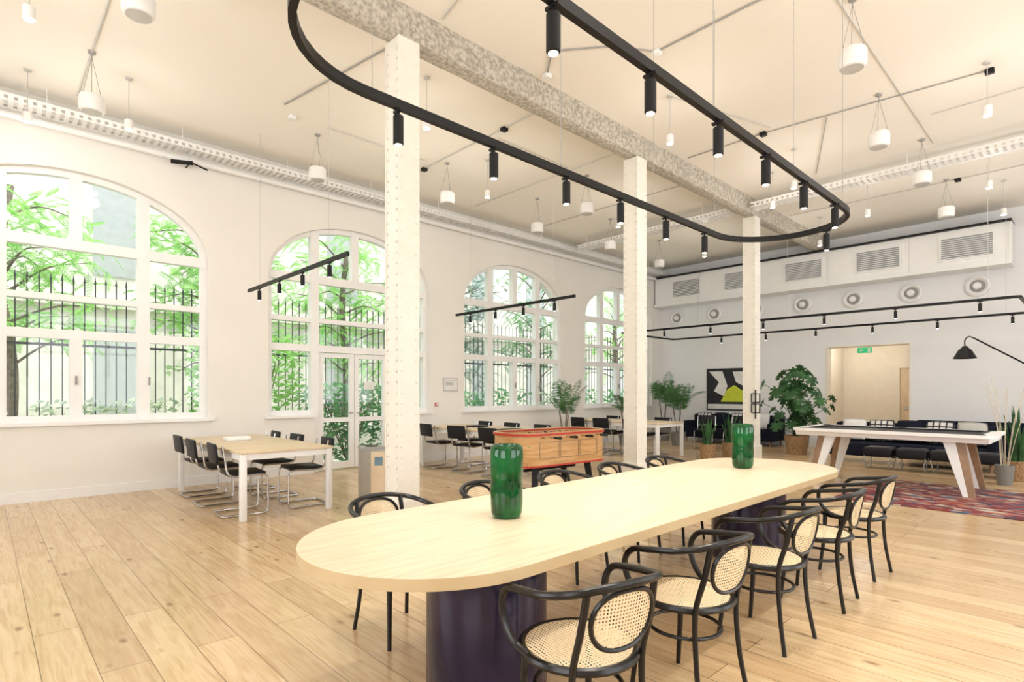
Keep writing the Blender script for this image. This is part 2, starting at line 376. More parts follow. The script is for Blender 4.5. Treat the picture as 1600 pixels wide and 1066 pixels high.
# columns
def column(x):
    r=thing('column','cream painted riveted iron column with square section','column',(x,4.8,0),group='riveted columns')
    b=B(); a=.115
    b.box(-a,a,-a,a,.0,4.87)
    for s1 in (-1,1):
        b.box(-a-.008,a+.008,s1*a-.006,s1*a+.006,.0,4.87)
    b.rbox(-.18,.18,-.18,.18,0,.06,.01); b.rbox(-.15,.15,-.15,.15,.06,.35,.01)
    b.obj('shaft','colp',parent=r,smooth=False)
    v=B(); z=.45
    while z<4.8:
        for s1 in (-.085,.085):
            for ax in range(4):
                c=Vector((s1,-a-.005,z)); rot=Matrix.Rotation(ax*pi/2,3,'Z')
                ring=[v.bm.verts.new(rot@(c+Vector((.014*cos(k*pi/3),0,.014*sin(k*pi/3))))) for k in range(6)]
                ring2=[v.bm.verts.new(rot@(c+Vector((.009*cos(k*pi/3),-.010,.009*sin(k*pi/3))))) for k in range(6)]
                top=v.bm.verts.new(rot@(c+Vector((0,-.014,0))))
                for k in range(6): v.bm.faces.new((ring[k],ring[(k+1)%6],ring2[(k+1)%6],ring2[k])); v.bm.faces.new((ring2[k],ring2[(k+1)%6],top))
        z+=.105
    v.obj('rivets','colp',parent=r,smooth=False,kind='stuff')
    return r
c1=column(3.05); dup(c1,(7.1,4.8,0)); dup(c1,(11.15,4.8,0))
b=B()
nx=140
prev=None
for k in range(nx+1):
    x=X0+(FX-X0)*k/nx
    ring=[]
    for (y,z) in ((-.11,5.2),(-.11,5.04),(-.10,4.89),(-.05,4.87),(.05,4.87),(.10,4.89),(.11,5.04),(.11,5.2)):
        j=mathutils.noise.noise(Vector((x*4,y*9,z*9)))*.02
        ring.append(b.bm.verts.new((x,4.8+y+j*.8,z+(j if z<5.1 else 0))))
    if prev:
        for i in range(7): b.bm.faces.new((prev[i],prev[i+1],ring[i+1],ring[i]))
    prev=ring
o=b.obj('ceiling_beam','beam'); o['label']='rough speckled sprayed concrete ceiling beam over the columns'; o['category']='beam'

# ---------------------------------------------------------------- ceiling services
def tray(x0,x1,y0,y1,z,label):
    b=B()
    alongx=(x1-x0)>(y1-y0)
    L_=(x1-x0) if alongx else (y1-y0)
    n=int(L_/.09)
    if alongx:
        for y in (y0,y1-.006): b.box(x0,x1,y,y+.006,z,z+.02); b.box(x0,x1,y,y+.006,z+.06,z+.09)
    else:
        for x in (x0,x1-.006): b.box(x,x+.006,y0,y1,z,z+.02); b.box(x,x+.006,y0,y1,z+.06,z+.09)
    for k in range(n):
        s0=k*.09
        if alongx:
            b.box(x0+s0,x0+s0+.05,y0+.006,y1-.006,z,z+.004); b.box(x0+s0,x0+s0+.05,y0+.001,y0+.005,z+.02,z+.06)
        else:
            b.box(x0+.006,x1-.006,y0+s0,y0+s0+.05,z,z+.004); b.box(x0+.001,x0+.005,y0+s0,y0+s0+.05,z+.02,z+.06)
    if alongx:
        for f in (.3,.5,.7):
            y=y0+(y1-y0)*f; b.tube([(x0,y,z+.03),(x1,y,z+.03)],.014,seg=6)
    else:
        for f in (.3,.6):
            x=x0+(x1-x0)*f; b.tube([(x,y0,z+.03),(x,y1,z+.03)],.014,seg=6)
    k=0.6
    while k<L_:
        if alongx: b.box(x0+k,x0+k+.02,y0,y1,z-.01,z-.001); b.tube([(x0+k,y0+.02,z),(x0+k,y0+.02,H-.001)],.005,seg=5)
        else: b.box(x0,x1,y0+k,y0+k+.02,z-.01,z-.001); b.tube([(x0+.02,y0+k,z),(x0+.02,y0+k,H-.001)],.005,seg=5)
        k+=1.5
    o=b.obj('cable_tray','white',smooth=False); o['label']=label; o['category']='cable tray'
tray(X0,FX-.01,9.06,9.34,4.92,'white perforated metal cable tray along the window wall')
tray(10.65,10.9,Y0+.02,4.6,4.93,'white perforated metal cable tray crossing under the ceiling')
tray(10.65,10.9,5.0,8.9,4.93,'white perforated metal cable tray crossing under the ceiling')
def conduit(pts,r=.008,label='thin grey electrical conduit fixed to the ceiling',m='lgrey'):
    o=B().tube(pts,r,seg=8).obj('conduit',m); o['label']=label; o['category']='conduit'; o['group']='ceiling conduits'; return o
zc=H-.012
conduit([(X0,9.28,4.82),(14.8,9.28,4.82)],.04,'thick white pipe along the window wall below the cable tray','white')
conduit([(11.08,Y0+.02,5.03),(11.08,8.9,5.03)],.06,'thick white pipe crossing under the ceiling beside the cable tray','white')
conduit([(.9,5.2,zc),(.9,9.0,zc)]); conduit([(5.45,-2.5,zc),(5.45,3.4,zc),(5.0,3.7,zc),(4.6,4.2,zc),(4.9,4.55,zc)],.010,m='grey'); conduit([(5.45,5.,zc),(5.45,8.8,zc)])
conduit([(8.6,.9,zc),(8.3,3.4,zc),(8.3,4.6,zc)],.008,m='grey'); conduit([(12.6,-2.5,zc),(12.6,4.6,zc)]); conduit([(3.3,5.1,zc),(2.9,7.4,zc)],.009,m='grey')
conduit([(5.6,1.75,zc-.0),(10.5,1.75,zc-.0)],.006); conduit([(3.6,7.6,zc-.01),(5.3,7.6,zc-.01)],.006); conduit([(6.4,3.8,zc),(8.2,3.25,zc)],.006)
conduit([(7.3,5.1,zc),(7.3,8.8,zc)],.006); conduit([(9.3,5.1,zc),(9.3,8.8,zc)],.006,m='grey'); conduit([(9.4,-2.,zc),(9.4,1.6,zc)],.006); conduit([(3.6,.2,zc),(3.2,3.6,zc),(3.4,4.6,zc)],.007); conduit([(8.45,2.6,zc),(10.5,3.4,zc)],.006,m='grey'); conduit([(5.6,6.2,zc),(7.2,6.2,zc)],.006)
def jbox(x,y,bl=False):
    o=B().rbox(x-.045,x+.045,y-.045,y+.045,H-.055,H-.0005,.012).obj('junction_box','black' if bl else 'white'); o['label']='small %s plastic junction box on the ceiling'%('black' if bl else 'white'); o['category']='junction box'; o['group']='ceiling junction boxes'
for x,y,bl in ((4.9,4.55,0),(5.45,3.4,0),(8.3,3.4,1),(3.1,7.65,0),(5.45,7.9,1),(12.6,1.75,1),(8.6,.9,1),(5.45,5.9,1)): jbox(x,y,bl)

def speaker(x,y,drop=.5):
    r=thing('pendant_speaker','white cylindrical speaker hung from the ceiling on thin wires','speaker',(x,y,H),group='hanging white speakers')
    b=B(); z=-drop
    b.lathe([(.085,z-.18),(.11,z-.17),(.122,z-.145),(.122,z-.02),(.11,z),(.04,z+.01)],seg=28); b.obj('speaker_body','white',parent=r)
    b=B(); b.lathe([(.095,z-.183),(.095,z-.176)],seg=24); b.obj('speaker_grille','lgrey',parent=r)
    w=B()
    for k in range(3):
        a=k*2*pi/3+.4; w.tube([(.105*cos(a),.105*sin(a),z-.01),(0,0,-.06)],.003,seg=5)
    w.tube([(0,0,-.07),(0,0,0)],.006,seg=5); w.lathe([(.035,-.025),(.04,-.01),(.04,0)],seg=14)
    w.obj('suspension_wires','grey',parent=r); return r
sp0=speaker(6.1,1.65)
for x,y in ((8.3,1.95),(10.25,1.85),(12.5,1.9),(.9,7.75),(3.6,7.95),(5.6,7.45),(7.9,7.6),(10.0,7.4),(.95,5.5),(12.3,7.6),(7.7,6.2)): dup(sp0,(x,y,H))
def pspot(x,y,drop=.5):
    r=thing('pendant_spotlight','small white cylindrical spotlight hanging from the ceiling','spotlight',(x,y,H),group='small white ceiling spotlights')
    b=B(); z=-drop; b.lathe([(.04,z-.12),(.045,z-.115),(.045,z-.01),(.03,z)],seg=16); b.obj('lamp_body','white',parent=r)
    B().lathe([(.036,z-.124),(.036,z-.119)],seg=14).obj('lens','lens',parent=r)
    b=B(); b.tube([(0,0,z),(0,0,0)],.005,seg=6); b.lathe([(.035,-.02),(.04,0)],seg=12); b.obj('rod','lgrey',parent=r); return r
PS=[(1.3,8.1),(.3,6.3),(.4,8.7),(3.9,5.6),(4.6,7.0),(6.4,3.8),(6.0,6.9),(9.2,3.3),(11.4,1.2),(8.4,.9),(8.9,6.4),(9.9,3.9),(11.6,2.9),(12.3,6.4),(13.3,1.2),(13.2,4.2),(3.2,.2),(1.0,-1.5),(5.6,-1.2)]
ps=pspot(*PS[0])
for x,y in PS[1:]: dup(ps,(x,y,H))
for x,y in PS:
    light('SPOT',(x,y,H-.50-.14),26,(1,.945,.875),shadow_soft_size=.06,spot_size=math.radians(160),spot_blend=1.)
    light('POINT',(x,y,H-.50-.30),7.0,(1,.945,.87),shadow_soft_size=.08)  # extra fill added below each pendant to brighten the ceiling
r=thing('security_camera','small black camera on a bracket at the cable tray','camera',(2.2,9.25,4.72))
B().tube([(-.22,-.05,0),(.05,-.1,.03)],.03,seg=12).obj('camera_body','black',parent=r); B().tube([(.02,.14,0.03),(.02,-.08,.03)],.012,seg=8).obj('bracket','black',parent=r)
B().tube([(.05,-.1,.03),(.25,-.1,-.02)],.012,seg=8).obj('lens','black',parent=r)

# ---------------------------------------------------------------- track lights
def spot(parent,x,y,z,L_=.16,rad=.029,power=0):
    b=B(); b.lathe([(rad*.8,-L_-.035),(rad,-L_-.03),(rad,-.04),(rad*.85,-.035)],c=(0,0,0),seg=16); b.lathe([(.009,-.04),(.009,.0)],seg=8); b.box(-.012,.012,-.035,.035,-.014,-.001)
    o=b.obj('spotlight','black',parent=parent); o.location=(x,y,z)
    B().lathe([(rad*.7,-L_-.037),(rad*.7,-L_-.034)],seg=12).obj('lens','lens',parent=o)
    if power:
        light('SPOT',(0,0,-L_-.06),power,(1,.95,.86),parent=o,spot_size=math.radians(80),spot_blend=.6,shadow_soft_size=.02)
    return o
ZT=2.95
def stadium(x1,x2,yc,r,n=20):
    P=[]
    for k in range(n+1): a=pi/2+pi*k/n; P.append((x1+r*cos(a),yc+r*sin(a)))
    for k in range(n+1): a=-pi/2+pi*k/n; P.append((x2+r*cos(a),yc+r*sin(a)))
    return P
def band(b,poly_o,poly_i,z0,z1,m=0):
    n=len(poly_o)
    V=[[b.bm.verts.new((p[0],p[1],z)) for p in P] for P in (poly_o,poly_i) for z in (z0,z1)]
    oo0,oo1,ii0,ii1=V
    for k in range(n):
        j=(k+1)%n
        for f in ((oo0[k],oo0[j],oo1[j],oo1[k]),(ii0[j],ii0[k],ii1[k],ii1[j]),(oo1[k],oo1[j],ii1[j],ii1[k]),(oo0[j],oo0[k],ii0[k],ii0[j])): b.bm.faces.new(f).material_index=m
t=thing('track_light','black oval suspended track light above the long oval table','track light',(3.4,2.08,ZT))
b=B(); band(b,[(x-3.4,y-2.08) for x,y in stadium(1.46,5.36,2.08,.59)],[(x-3.4,y-2.08) for x,y in stadium(1.46,5.36,2.08,.555)],0,.05); b.obj('track_rail','black',parent=t)
for sy in (-1,1):
    for x in (1.66,2.36,3.06,3.72,4.4,5.1): spot(t,x-3.4,sy*.572,0,power=36)
spot(t,5.36+.572*cos(-.5)-3.4,.572*sin(-.5),0)
for x in (1.5,3.0,4.2,5.3):
    for sy in (-1,1): B().tube([(x-3.4,sy*.572,.05),(x-3.4,sy*.572,H-ZT)],.0025,seg=5).obj('suspension_wire','grey',parent=t)
def ltrack(x,y0,y1,z,n,label,nm='track_light'):
    t=thing(nm,label,'track light',(x,y0,z))
    B().box(-.018,.018,0,y1-y0,0,.045).obj('track_rail','black',parent=t,smooth=False)
    for k in range(n): spot(t,0,(y1-y0)*(k+.6)/(n+.2),0,.14,.027)
    for f in (.15,.85): B().tube([(0,(y1-y0)*f,.045),(0,(y1-y0)*f,H-z)],.0025,seg=5).obj('suspension_wire','lgrey',parent=t)
ltrack(2.98,5.8,9.0,2.93,4,'straight black suspended track light above the meeting table')
ltrack(6.95,5.84,8.95,2.93,4,'straight black suspended track light above the second meeting table')
t=thing('track_light','large black rectangular suspended track light above the lounge area','track light',(13.5,4.5,2.93))
def rrect(x0,x1,y0,y1,r,n=6):
    P=[]
    for cx_,cy_,a0 in ((x1-r,y1-r,0),(x0+r,y1-r,pi/2),(x0+r,y0+r,pi),(x1-r,y0+r,1.5*pi)):
        for k in range(n+1): a=a0+pi/2*k/n; P.append((cx_+r*cos(a),cy_+r*sin(a)))
    return P
b=B(); band(b,rrect(-1.32,1.32,-3.62,4.2,.1),rrect(-1.28,1.28,-3.58,4.16,.07),0,.045); b.obj('track_rail','black',parent=t)
for k in range(6):
    spot(t,-1.3,-3.1+k*1.2,0,.14,.027); spot(t,1.3,-3.3+k*1.2,0,.14,.027)
for y in (-3.2,0,3.4):
    for x in (-1.3,1.3): B().tube([(x,y,.045),(x,y,H-2.93)],.003,seg=5).obj('suspension_wire','lgrey',parent=t)

# ---------------------------------------------------------------- long table
t=thing('oval_table','long pale wood oval table on dark cylindrical pedestals','table',(3.25,2.075,0))
b=B(); P=[(x-3.25,y-2.075) for x,y in stadium(1.50,5.0,2.075,.595,36)]
b.prism(P,lambda a,c:Vector((a,c,.705)),(0,0,.045),0,1)
o=b.obj('table_top',['ttop','tedge'],parent=t,ang=.4)
for x in (-1.45,1.5):
    p=B().lathe([(.29,0),(.295,.01),(.295,.69),(.29,.705)],seg=48).obj('pedestal','ped',parent=t); p.location=(x,0,0)

def vase(x,y,sc=1.):
    b=B(); prof=[(.060,0),(.072,.006),(.081,.03),(.084,.08),(.084,.17),(.0815,.195),(.084,.22),(.086,.26),(.086,.34),(.081,.37),(.070,.378),(.066,.372),(.074,.34),(.074,.03),(.05,.015)]
    b.lathe([(r*sc,z) for r,z in prof],seg=40)
    o=b.obj('vase','green',ang=1.2); o.location=(x,y,.75); o['label']='tall emerald green glass vase with a pinched waist'; o['category']='vase'; o['group']='green vases on the oval table'
vase(1.985,2.13); vase(4.75,2.12,1.04)

# bentwood armchair, front=+Y
ch=thing('bentwood_armchair','black bentwood armchair with round cane seat and back','chair',(0,0,0),group='bentwood armchairs around the oval table')
circ=lambda r,z,n=32:[(r*cos(2*pi*k/n),r*sin(2*pi*k/n),z) for k in range(n)]
b=B(); b.tube(circ(.215,.445),.017,True,8); b.lathe([(.208,.425),(.208,.435)],seg=24,cap0=False,cap1=False)
b.obj('seat_frame','bwood',parent=ch)
B().lathe([(.210,.456),(.17,.462),(.08,.460),(.01,.458)],seg=32,cap0=False).obj('seat','cane_h',parent=ch)
def leg(pts,rs):
    P=spline(pts,5); n=len(P); R=[rs[0]+(rs[1]-rs[0])*i/(n-1) for i in range(n)]
    B().tube(P,R,seg=10).obj('leg','bwood',parent=ch)
for s in (-1,1):
    leg([(s*.155,.135,.44),(s*.160,.143,.25),(s*.176,.168,0)],(.017,.0115))
    leg([(s*.150,-.243,.745),(s*.156,-.215,.60),(s*.158,-.172,.44),(s*.162,-.180,.22),(s*.180,-.215,0)],(.0135,.0115))
B().tube(circ(.165,.30),.009,True,8).obj('stretcher_ring','bwood',parent=ch)
half=[(.212,.01,.445),(.232,.085,.475),(.246,.135,.540),(.252,.145,.615),(.254,.10,.675),(.254,.0,.697),(.245,-.12,.714),(.200,-.215,.736),(.108,-.268,.754),(0,-.284,.760)]
path=half+[(-x,y,z) for x,y,z in half[-2::-1]]
B().tube(spline(path,5),.0145,seg=10).obj('arm_rail','bwood',parent=ch)
def bk(x,z): return -.280+1.0*x*x+(.74-z)*.20
b=B(); out=[]; ZC=.630
for k in range(28):
    a=2*pi*k/28; ca,sa=cos(a),sin(a); x=.134*math.copysign(abs(ca)**.8,ca)*(1-.12*(sa<0)*abs(sa)); z=ZC+.108*math.copysign(abs(sa)**.8,sa); out.append((x,bk(x,z),z))
b.tube(out,.0095,True,8); b.obj('backrest_frame','bwood',parent=ch)
b=B(); cpt=b.bm.verts.new((0,bk(0,ZC),ZC)); prev=[cpt]*28
for f in (.35,.7,1.):
    ring=[]
    for x,y,z in out:
        xx=x*f; zz=ZC+(z-ZC)*f; ring.append(b.bm.verts.new((xx,bk(xx,zz),zz)))
    for k in range(28):
        j=(k+1)%28
        if prev[0] is cpt: b.bm.faces.new((cpt,ring[k],ring[j]))
        else: b.bm.faces.new((prev[k],ring[k],ring[j],prev[j]))
    prev=ring
b.obj('backrest','cane_v',parent=ch)
ch.location=(1.64,1.36,0); ch.rotation_euler=(0,0,math.radians(-13))
for x,y,a in ((2.42,1.36,-7),(3.28,1.35,-5),(4.12,1.34,3),(4.97,1.35,-4)): dup(ch,(x,y,0),math.radians(a))
for x,y,a in ((1.78,2.82,180),(2.57,2.78,184),(3.33,2.78,177),(4.08,2.78,182),(4.83,2.78,178)): dup(ch,(x,y,0),math.radians(a))

# ---------------------------------------------------------------- meeting tables and cantilever chairs
def mtable(x0,x1,y0,y1,label):
    t=thing('meeting_table',label,'table',((x0+x1)/2,(y0+y1)/2,0),group='white framed meeting tables')
    a=(x1-x0)/2; c=(y1-y0)/2
    B().rbox(-a,a,-c,c,.726,.755,.004).obj('table_top','lwood',parent=t)
    b=B(); b.box(-a+.02,a-.02,-c+.02,-c+.05,.66,.725); b.box(-a+.02,a-.02,c-.05,c-.02,.66,.725); b.box(-a+.02,-a+.05,-c+.05,c-.05,.66,.725); b.box(a-.05,a-.02,-c+.05,c-.05,.66,.725)
    b.obj('frame','white',parent=t,smooth=False)
    for sx in (-1,1):
        for sy in (-1,1):
            l=B().rbox(-.032,.032,-.032,.032,0,.7255,.004).obj('leg','white',parent=t); l.location=(sx*(a-.04),sy*(c-.04),0)
mtable(2.02,3.08,6.36,9.0,'white framed meeting table with pale wooden top')
mtable(6.1,7.15,6.36,9.0,'white framed meeting table with pale wooden top')
mtable(10.15,11.2,6.3,8.7,'white framed meeting table with pale wooden top')
cc=thing('cantilever_chair','black leather cantilever chair with chrome tube frame','chair',(0,0,0),group='cantilever chairs around the meeting tables')
s1=[(.21,-.25,.80),(.21,-.22,.62),(.21,-.20,.50),(.21,-.14,.455),(.21,.0,.452),(.21,.17,.455),(.21,.225,.42),(.21,.23,.22),(.21,.23,.06),(.21,.19,.015),(.21,0,.013),(.21,-.2,.013),(.17,-.25,.013)]
pth=s1+[(-x,y,z) for x,y,z in s1[::-1]]
B().tube(spline(pth,3),.0115,seg=8).obj('frame','chrome',parent=cc)
B().rbox(-.215,.215,-.19,.21,.452,.49,.014).obj('seat','bfab',parent=cc)
B().rbox(-.215,.215,-.03,.0,.60,.83,.012,mx=Matrix.Translation((0,-.205,0))@Matrix.Rotation(.12,4,'X')).obj('backrest','bfab',parent=cc)
first=True
for xl,xr in ((2.2,2.9),(6.28,6.97),(10.33,11.02)):
    for y in (6.88,7.7,8.5):
        for x,rz in ((xl,-pi/2),(xr,pi/2)):
            if xl>10 and y>8.2: y=8.3
            jx=random.uniform(-.03,.05)*(1 if rz>0 else -1); ja=random.uniform(-.12,.12)
            if first: cc.location=(x+jx,y,0); cc.rotation_euler=(0,0,rz+ja); first=False
            else: dup(cc,(x+jx,y,0),rz+ja)
o=B().rbox(-.15,.15,-.1,.1,0,.05,.01).obj('paper_tray','white'); o.location=(2.5,8.0,.755); o['label']='small white tray on the meeting table'; o['category']='tray'
for x,y in ((6.5,6.9),(6.7,8.0),(10.6,7.2)):
    o=B().rbox(-.17,.17,-.12,.12,0,.03,.006).obj('laptop','black'); o.location=(x,y,.755); o['label']='closed dark laptop on the meeting table'; o['category']='laptop'; o['group']='laptops on meeting tables'

# ---------------------------------------------------------------- foosball table
f=thing('foosball_table','glossy honey wood foosball table with rounded ends and red edging','foosball table',(5.47,5.02,0),math.radians(-4))
L_,Wd=.80,.36
b=B(); band(b,rrect(-L_,L_,-Wd,Wd,.28),rrect(-L_+.03,L_-.03,-Wd+.03,Wd-.03,.25),.50,.87); b.box(-L_+.12,L_-.12,-Wd+.03,Wd-.03,.50,.54)
b.obj('cabinet','mwood',parent=f)
b=B()
for x0 in (-.52,-.17,.18):
    for (xa,xb,za,zb) in ((x0,x0+.33,.58,.588),(x0,x0+.33,.782,.79),(x0,x0+.008,.588,.782),(x0+.322,x0+.33,.588,.782)): b.box(xa,xb,-Wd-.004,-Wd+.001,za,zb)
b.obj('side_panels','walnut',parent=f,smooth=False,kind='stuff')
b=B(); band(b,rrect(-L_-.012,L_+.012,-Wd-.012,Wd+.012,.29),rrect(-L_+.035,L_-.035,-Wd+.035,Wd-.035,.24),.892,.902); b.obj('rim','mwood',parent=f)
b=B(); band(b,rrect(-L_-.018,L_+.018,-Wd-.018,Wd+.018,.29),rrect(-L_+.03,L_-.03,-Wd+.03,Wd-.03,.24),.866,.891); b.obj('upper_edging','red',parent=f)
b=B(); band(b,rrect(-L_-.014,L_+.014,-Wd-.014,Wd+.014,.29),rrect(-L_+.03,L_-.03,-Wd+.03,Wd-.03,.24),.482,.502); b.obj('lower_edging','red',parent=f)
B().box(-L_+.14,L_-.14,-Wd+.03,Wd-.03,.73,.74).obj('playfield','gfield',parent=f,smooth=False)
for k in range(8):
    x=-.49+k*.14; s=-1 if k%2 else 1
    rd=B().tube([(0,-s*(Wd+.06),0),(0,s*(Wd+.10),0)],.008,seg=8).obj('rod','chrome',parent=f); rd.location=(x,0,.84)
    B().tube([(0,s*(Wd+.08),0),(0,s*(Wd+.2),0)],.015,seg=10).obj('handle','black',parent=rd)
    for y in (-.18,-.06,.06,.18):
        B().rbox(-.012,.012,y-.014,y+.014,-.07,.03,.004).obj('player','red' if k%2 else 'navy',parent=rd)
for sx in (-1,1):
    for sy in (-1,1):
        b=B(); b.tube([(sx*.46,sy*.22,.50),(sx*.52,sy*.26,.04)],[.065,.045],seg=4); b.lathe([(.05,0),(.05,.05)],c=(sx*.52,sy*.26,0),seg=12); b.obj('leg','black',parent=f,smooth=False)
B().tube([(-.46,0,.40),(.46,0,.40)],.02,seg=8).obj('crossbar','black',parent=f)

r=thing('recycling_bin','boxy recycling bin with beige wood front and grey steel side','bin',(3.3,5.85,0),-.35)
b=B(); b.box(-.13,.13,-.14,.14,0,.74); b.obj('bin_body','steel',parent=r,smooth=False)
b=B(); b.box(-.135,.135,-.145,.145,.741,.77); b.obj('bin_lid','grey',parent=r,smooth=False)
B().lathe([(.07,.77),(.075,.78),(.06,.78)],seg=20).obj('opening_ring','black',parent=r)
B().box(-.03,.125,-.147,-.1405,.04,.72).obj('front_panel','lwood',parent=r,smooth=False); B().box(.01,.10,-.150,-.1475,.56,.66).obj('notice_header','blue',parent=r,smooth=False)
r=thing('column_speaker','slim black freestanding speaker column on a flat base','speaker',(3.42,5.15,0))
B().rbox(-.03,.03,-.03,.03,.02,1.30,.01).obj('speaker_body','black',parent=r); B().lathe([(.11,0),(.11,.015),(.10,.02)],seg=24).obj('base','black',parent=r)
r=thing('wall_bracket','black square loop metal hook bracket on the column','bracket',(11.01,4.66,1.0))
b=B()
for z in (0,.2): b.tube([(0,-.08,z),(0,-.08,z+.17),(0,.08,z+.17),(0,.08,z),(0,-.08,z)],.014,seg=6)
b.tube([(0,0,-.12),(0,0,.45)],.014,seg=6); b.obj('bracket_frame','black',parent=r)

# ---------------------------------------------------------------- pool table, rug
o=B().rbox(8.2,10.5,-.7,2.45,0,.012,.004).obj('rug','rug'); o['label']='worn dark red and blue patterned oriental rug'; o['category']='rug'
p=thing('pool_table','slim white pool table with black cloth and slanted wooden legs','pool table',(9.95,2.15,.012))
a,c=.64,1.17
b=B(); b.prism([(-a+.04,.72),(a-.04,.72),(a,.79),(-a,.79)],lambda x,z:Vector((x,-c,z)),(0,2*c,0)); b.obj('slab','white',parent=p,smooth=False)
b=B(); band(b,rrect(-a-.05,a+.05,-c-.05,c+.05,.12),rrect(-a+.1,a-.1,-c+.1,c-.1,.04),.79,.83); b.obj('rail','white',parent=p,ang=.5)
b=B(); b.box(-a+.06,a-.06,-c+.06,c-.06,.791,.812); b.obj('cloth','bfab',parent=p,smooth=False)
b=B(); band(b,rrect(-a+.09,a-.09,-c+.09,c-.09,.04),rrect(-a+.16,a-.16,-c+.16,c-.16,.03),.808,.833); b.obj('cushion','bfab',parent=p)
for sx in (-1,1):
    for sy in (-1,0,1): B().lathe([(.055,.831),(.055,.837),(.04,.837)],c=(sx*(a-.09),sy*(c-.09),0),seg=16).obj('pocket','black',parent=p)
for sx in (-1,1):
    for sy in (-1,1):
        # broad tapered plank leg: walnut face with white inner face
        for (y0t,y1t,y0b,y1b,mm,lab) in ((.80,.90,.95,1.02,'walnut',None),(.66,.80,.89,.95,'white','white painted inner leg face')):
            b=B(); t0=sx*.40; vt=[(sy*y0t,.72),(sy*y1t,.72),(sy*y1b,0),(sy*y0b,0)]
            b.prism(vt,lambda y,z,t0=t0:Vector((t0+sx*(.72-z)*.12-.035,y,z)),(.07,0,0))
            kw={'label':lab} if lab else {}
            b.obj('leg',mm,parent=p,smooth=False,**kw)

r=thing('floor_lamp','black long arm floor lamp with cone shade','lamp',(12.35,-.4,0))
b=B(); b.lathe([(.22,0),(.22,.025),(.03,.04)],seg=28); b.obj('base','black',parent=r)
b=B(); b.tube([(0,0,.03),(0,0,1.15)],.018,seg=10); b.obj('pole','black',parent=r)
b=B(); b.tube([(0,-.3,.75),(0,1.9,2.33)],.013,seg=8); b.tube(spline([(0,1.9,2.33),(0,1.97,2.36),(0,2.02,2.3),(0,2.02,2.18)],4),.01,seg=8); b.obj('arm','black',parent=r)
b=B(); b.lathe([(.17,1.98),(.10,2.12),(.05,2.17),(.03,2.2)],c=(0,2.02,0),seg=24,cap0=False); b.obj('lamp_shade','black',parent=r)

# ---------------------------------------------------------------- far wall equipment
r=thing('duct_housing','white wall mounted air duct housing with grey grilles','air duct',(15.15,5.2,3.97))
b=B(); b.box(-.25,.245,-3.98,4.15,0,.85); b.box(-.32,-.251,-3.98,4.15,0.0,.07)
for k in range(5): b.box(-.265,-.251,-3.975+k*1.65+.0,-3.975+k*1.65+.04,.07,.845)
b.obj('housing','white',parent=r,smooth=False)
B().box(-.34,.24,-3.98,4.15,.85,.89).obj('top_strip','black',parent=r,smooth=False)
for yc in (1.93,3.52,5.12,6.72,8.31):
    y=yc-5.2
    g=B().box(-.275,-.251,y-.46,y+.46,.2,.72).obj('grille_frame','white',parent=r,smooth=False)
    B().box(-.277,-.27,y-.42,y+.42,.24,.68).obj('grille','grille',parent=g,smooth=False)
    b=B()
    for k in range(10): b.box(-.286,-.2775,y-.42,y+.42,.25+k*.043,.262+k*.043)
    b.obj('louvres','white',parent=g,smooth=False)
vn=None
for y in (1.81,2.98,4.15,5.3,6.5,7.7,8.9):
    if vn is None:
        vn=thing('round_air_vent','white round jet nozzle air vent on the wall','air vent',(FX,y,3.66),group='round wall air vents')
        rot=Matrix.Rotation(-pi/2,4,'Y')
        b=B(); b.lathe([(.22,0.005),(.22,.04),(.18,.07),(.14,.04),(.13,.02)],seg=28,cap0=False,cap1=False); bmesh.ops.transform(b.bm,matrix=rot,verts=list(b.bm.verts)); b.obj('ring','white',parent=vn)
        b=B(); b.lathe([(.15,.006),(.145,.012)],seg=24); bmesh.ops.transform(b.bm,matrix=rot,verts=list(b.bm.verts)); b.obj('throat','grey',parent=vn)
        b=B(); b.lathe([(.07,.012),(.075,.08),(.05,.10)],seg=20); bmesh.ops.transform(b.bm,matrix=rot,verts=list(b.bm.verts)); b.obj('nozzle','white',parent=vn)
    else: dup(vn,(FX,y,3.66))
r=thing('exit_sign','green illuminated emergency exit sign with white pictogram','sign',(FX-.03,3.9,DH-.14))
B().rbox(-.02,.02,-.15,.15,-.06,.07,.006).obj('sign_panel','exitg',parent=r)
b=B(); b.box(-.023,-.0205,-.12,-.07,-.04,.05); b.prism([(.02,-.008),(.07,-.008),(.07,-.03),(.11,.005),(.07,.04),(.07,.018),(.02,.018)],lambda y,z:Vector((-.023,y,z)),(.002,0,0)); b.obj('pictogram','pwht',parent=r,smooth=False)
r=thing('poster','framed abstract poster in black, white and yellow green','poster',(FX-.03,7.35,1.48))
B().box(0,.025,-.58,.58,-.6,.6).obj('poster_backing','pblk',parent=r,smooth=False)
b=B(); to=lambda y,z:Vector((-.003,y,z))
b.prism([(.5,.52),(.1,.52),(-.05,.1),(.05,-.2),(.35,-.05),(.2,.2)],to,(.003,0,0)); b.prism([(-.2,.5),(-.5,.5),(-.5,.1),(-.3,.2)],to,(.003,0,0)); b.box(-.004,0,-.54,.54,-.56,-.42)
b.obj('white_shapes','pwht',parent=r,smooth=False)
b=B(); b.prism([(.15,-.35),(-.5,-.35),(-.5,-.05),(-.25,.12),(-.05,.0)],lambda y,z:Vector((-.006,y,z)),(.003,0,0)); b.obj('yellow_shapes','yel',parent=r,smooth=False)
r=thing('wall_notice','small framed evacuation plan notice on the wall','notice',(7.14,W-.02,1.56)); B().box(-.19,.19,0,.02,-.14,.14).obj('frame','lgrey',parent=r,smooth=False); B().box(-.17,.17,-.003,-.0005,-.12,.12).obj('sheet','pwht',parent=r,smooth=False)
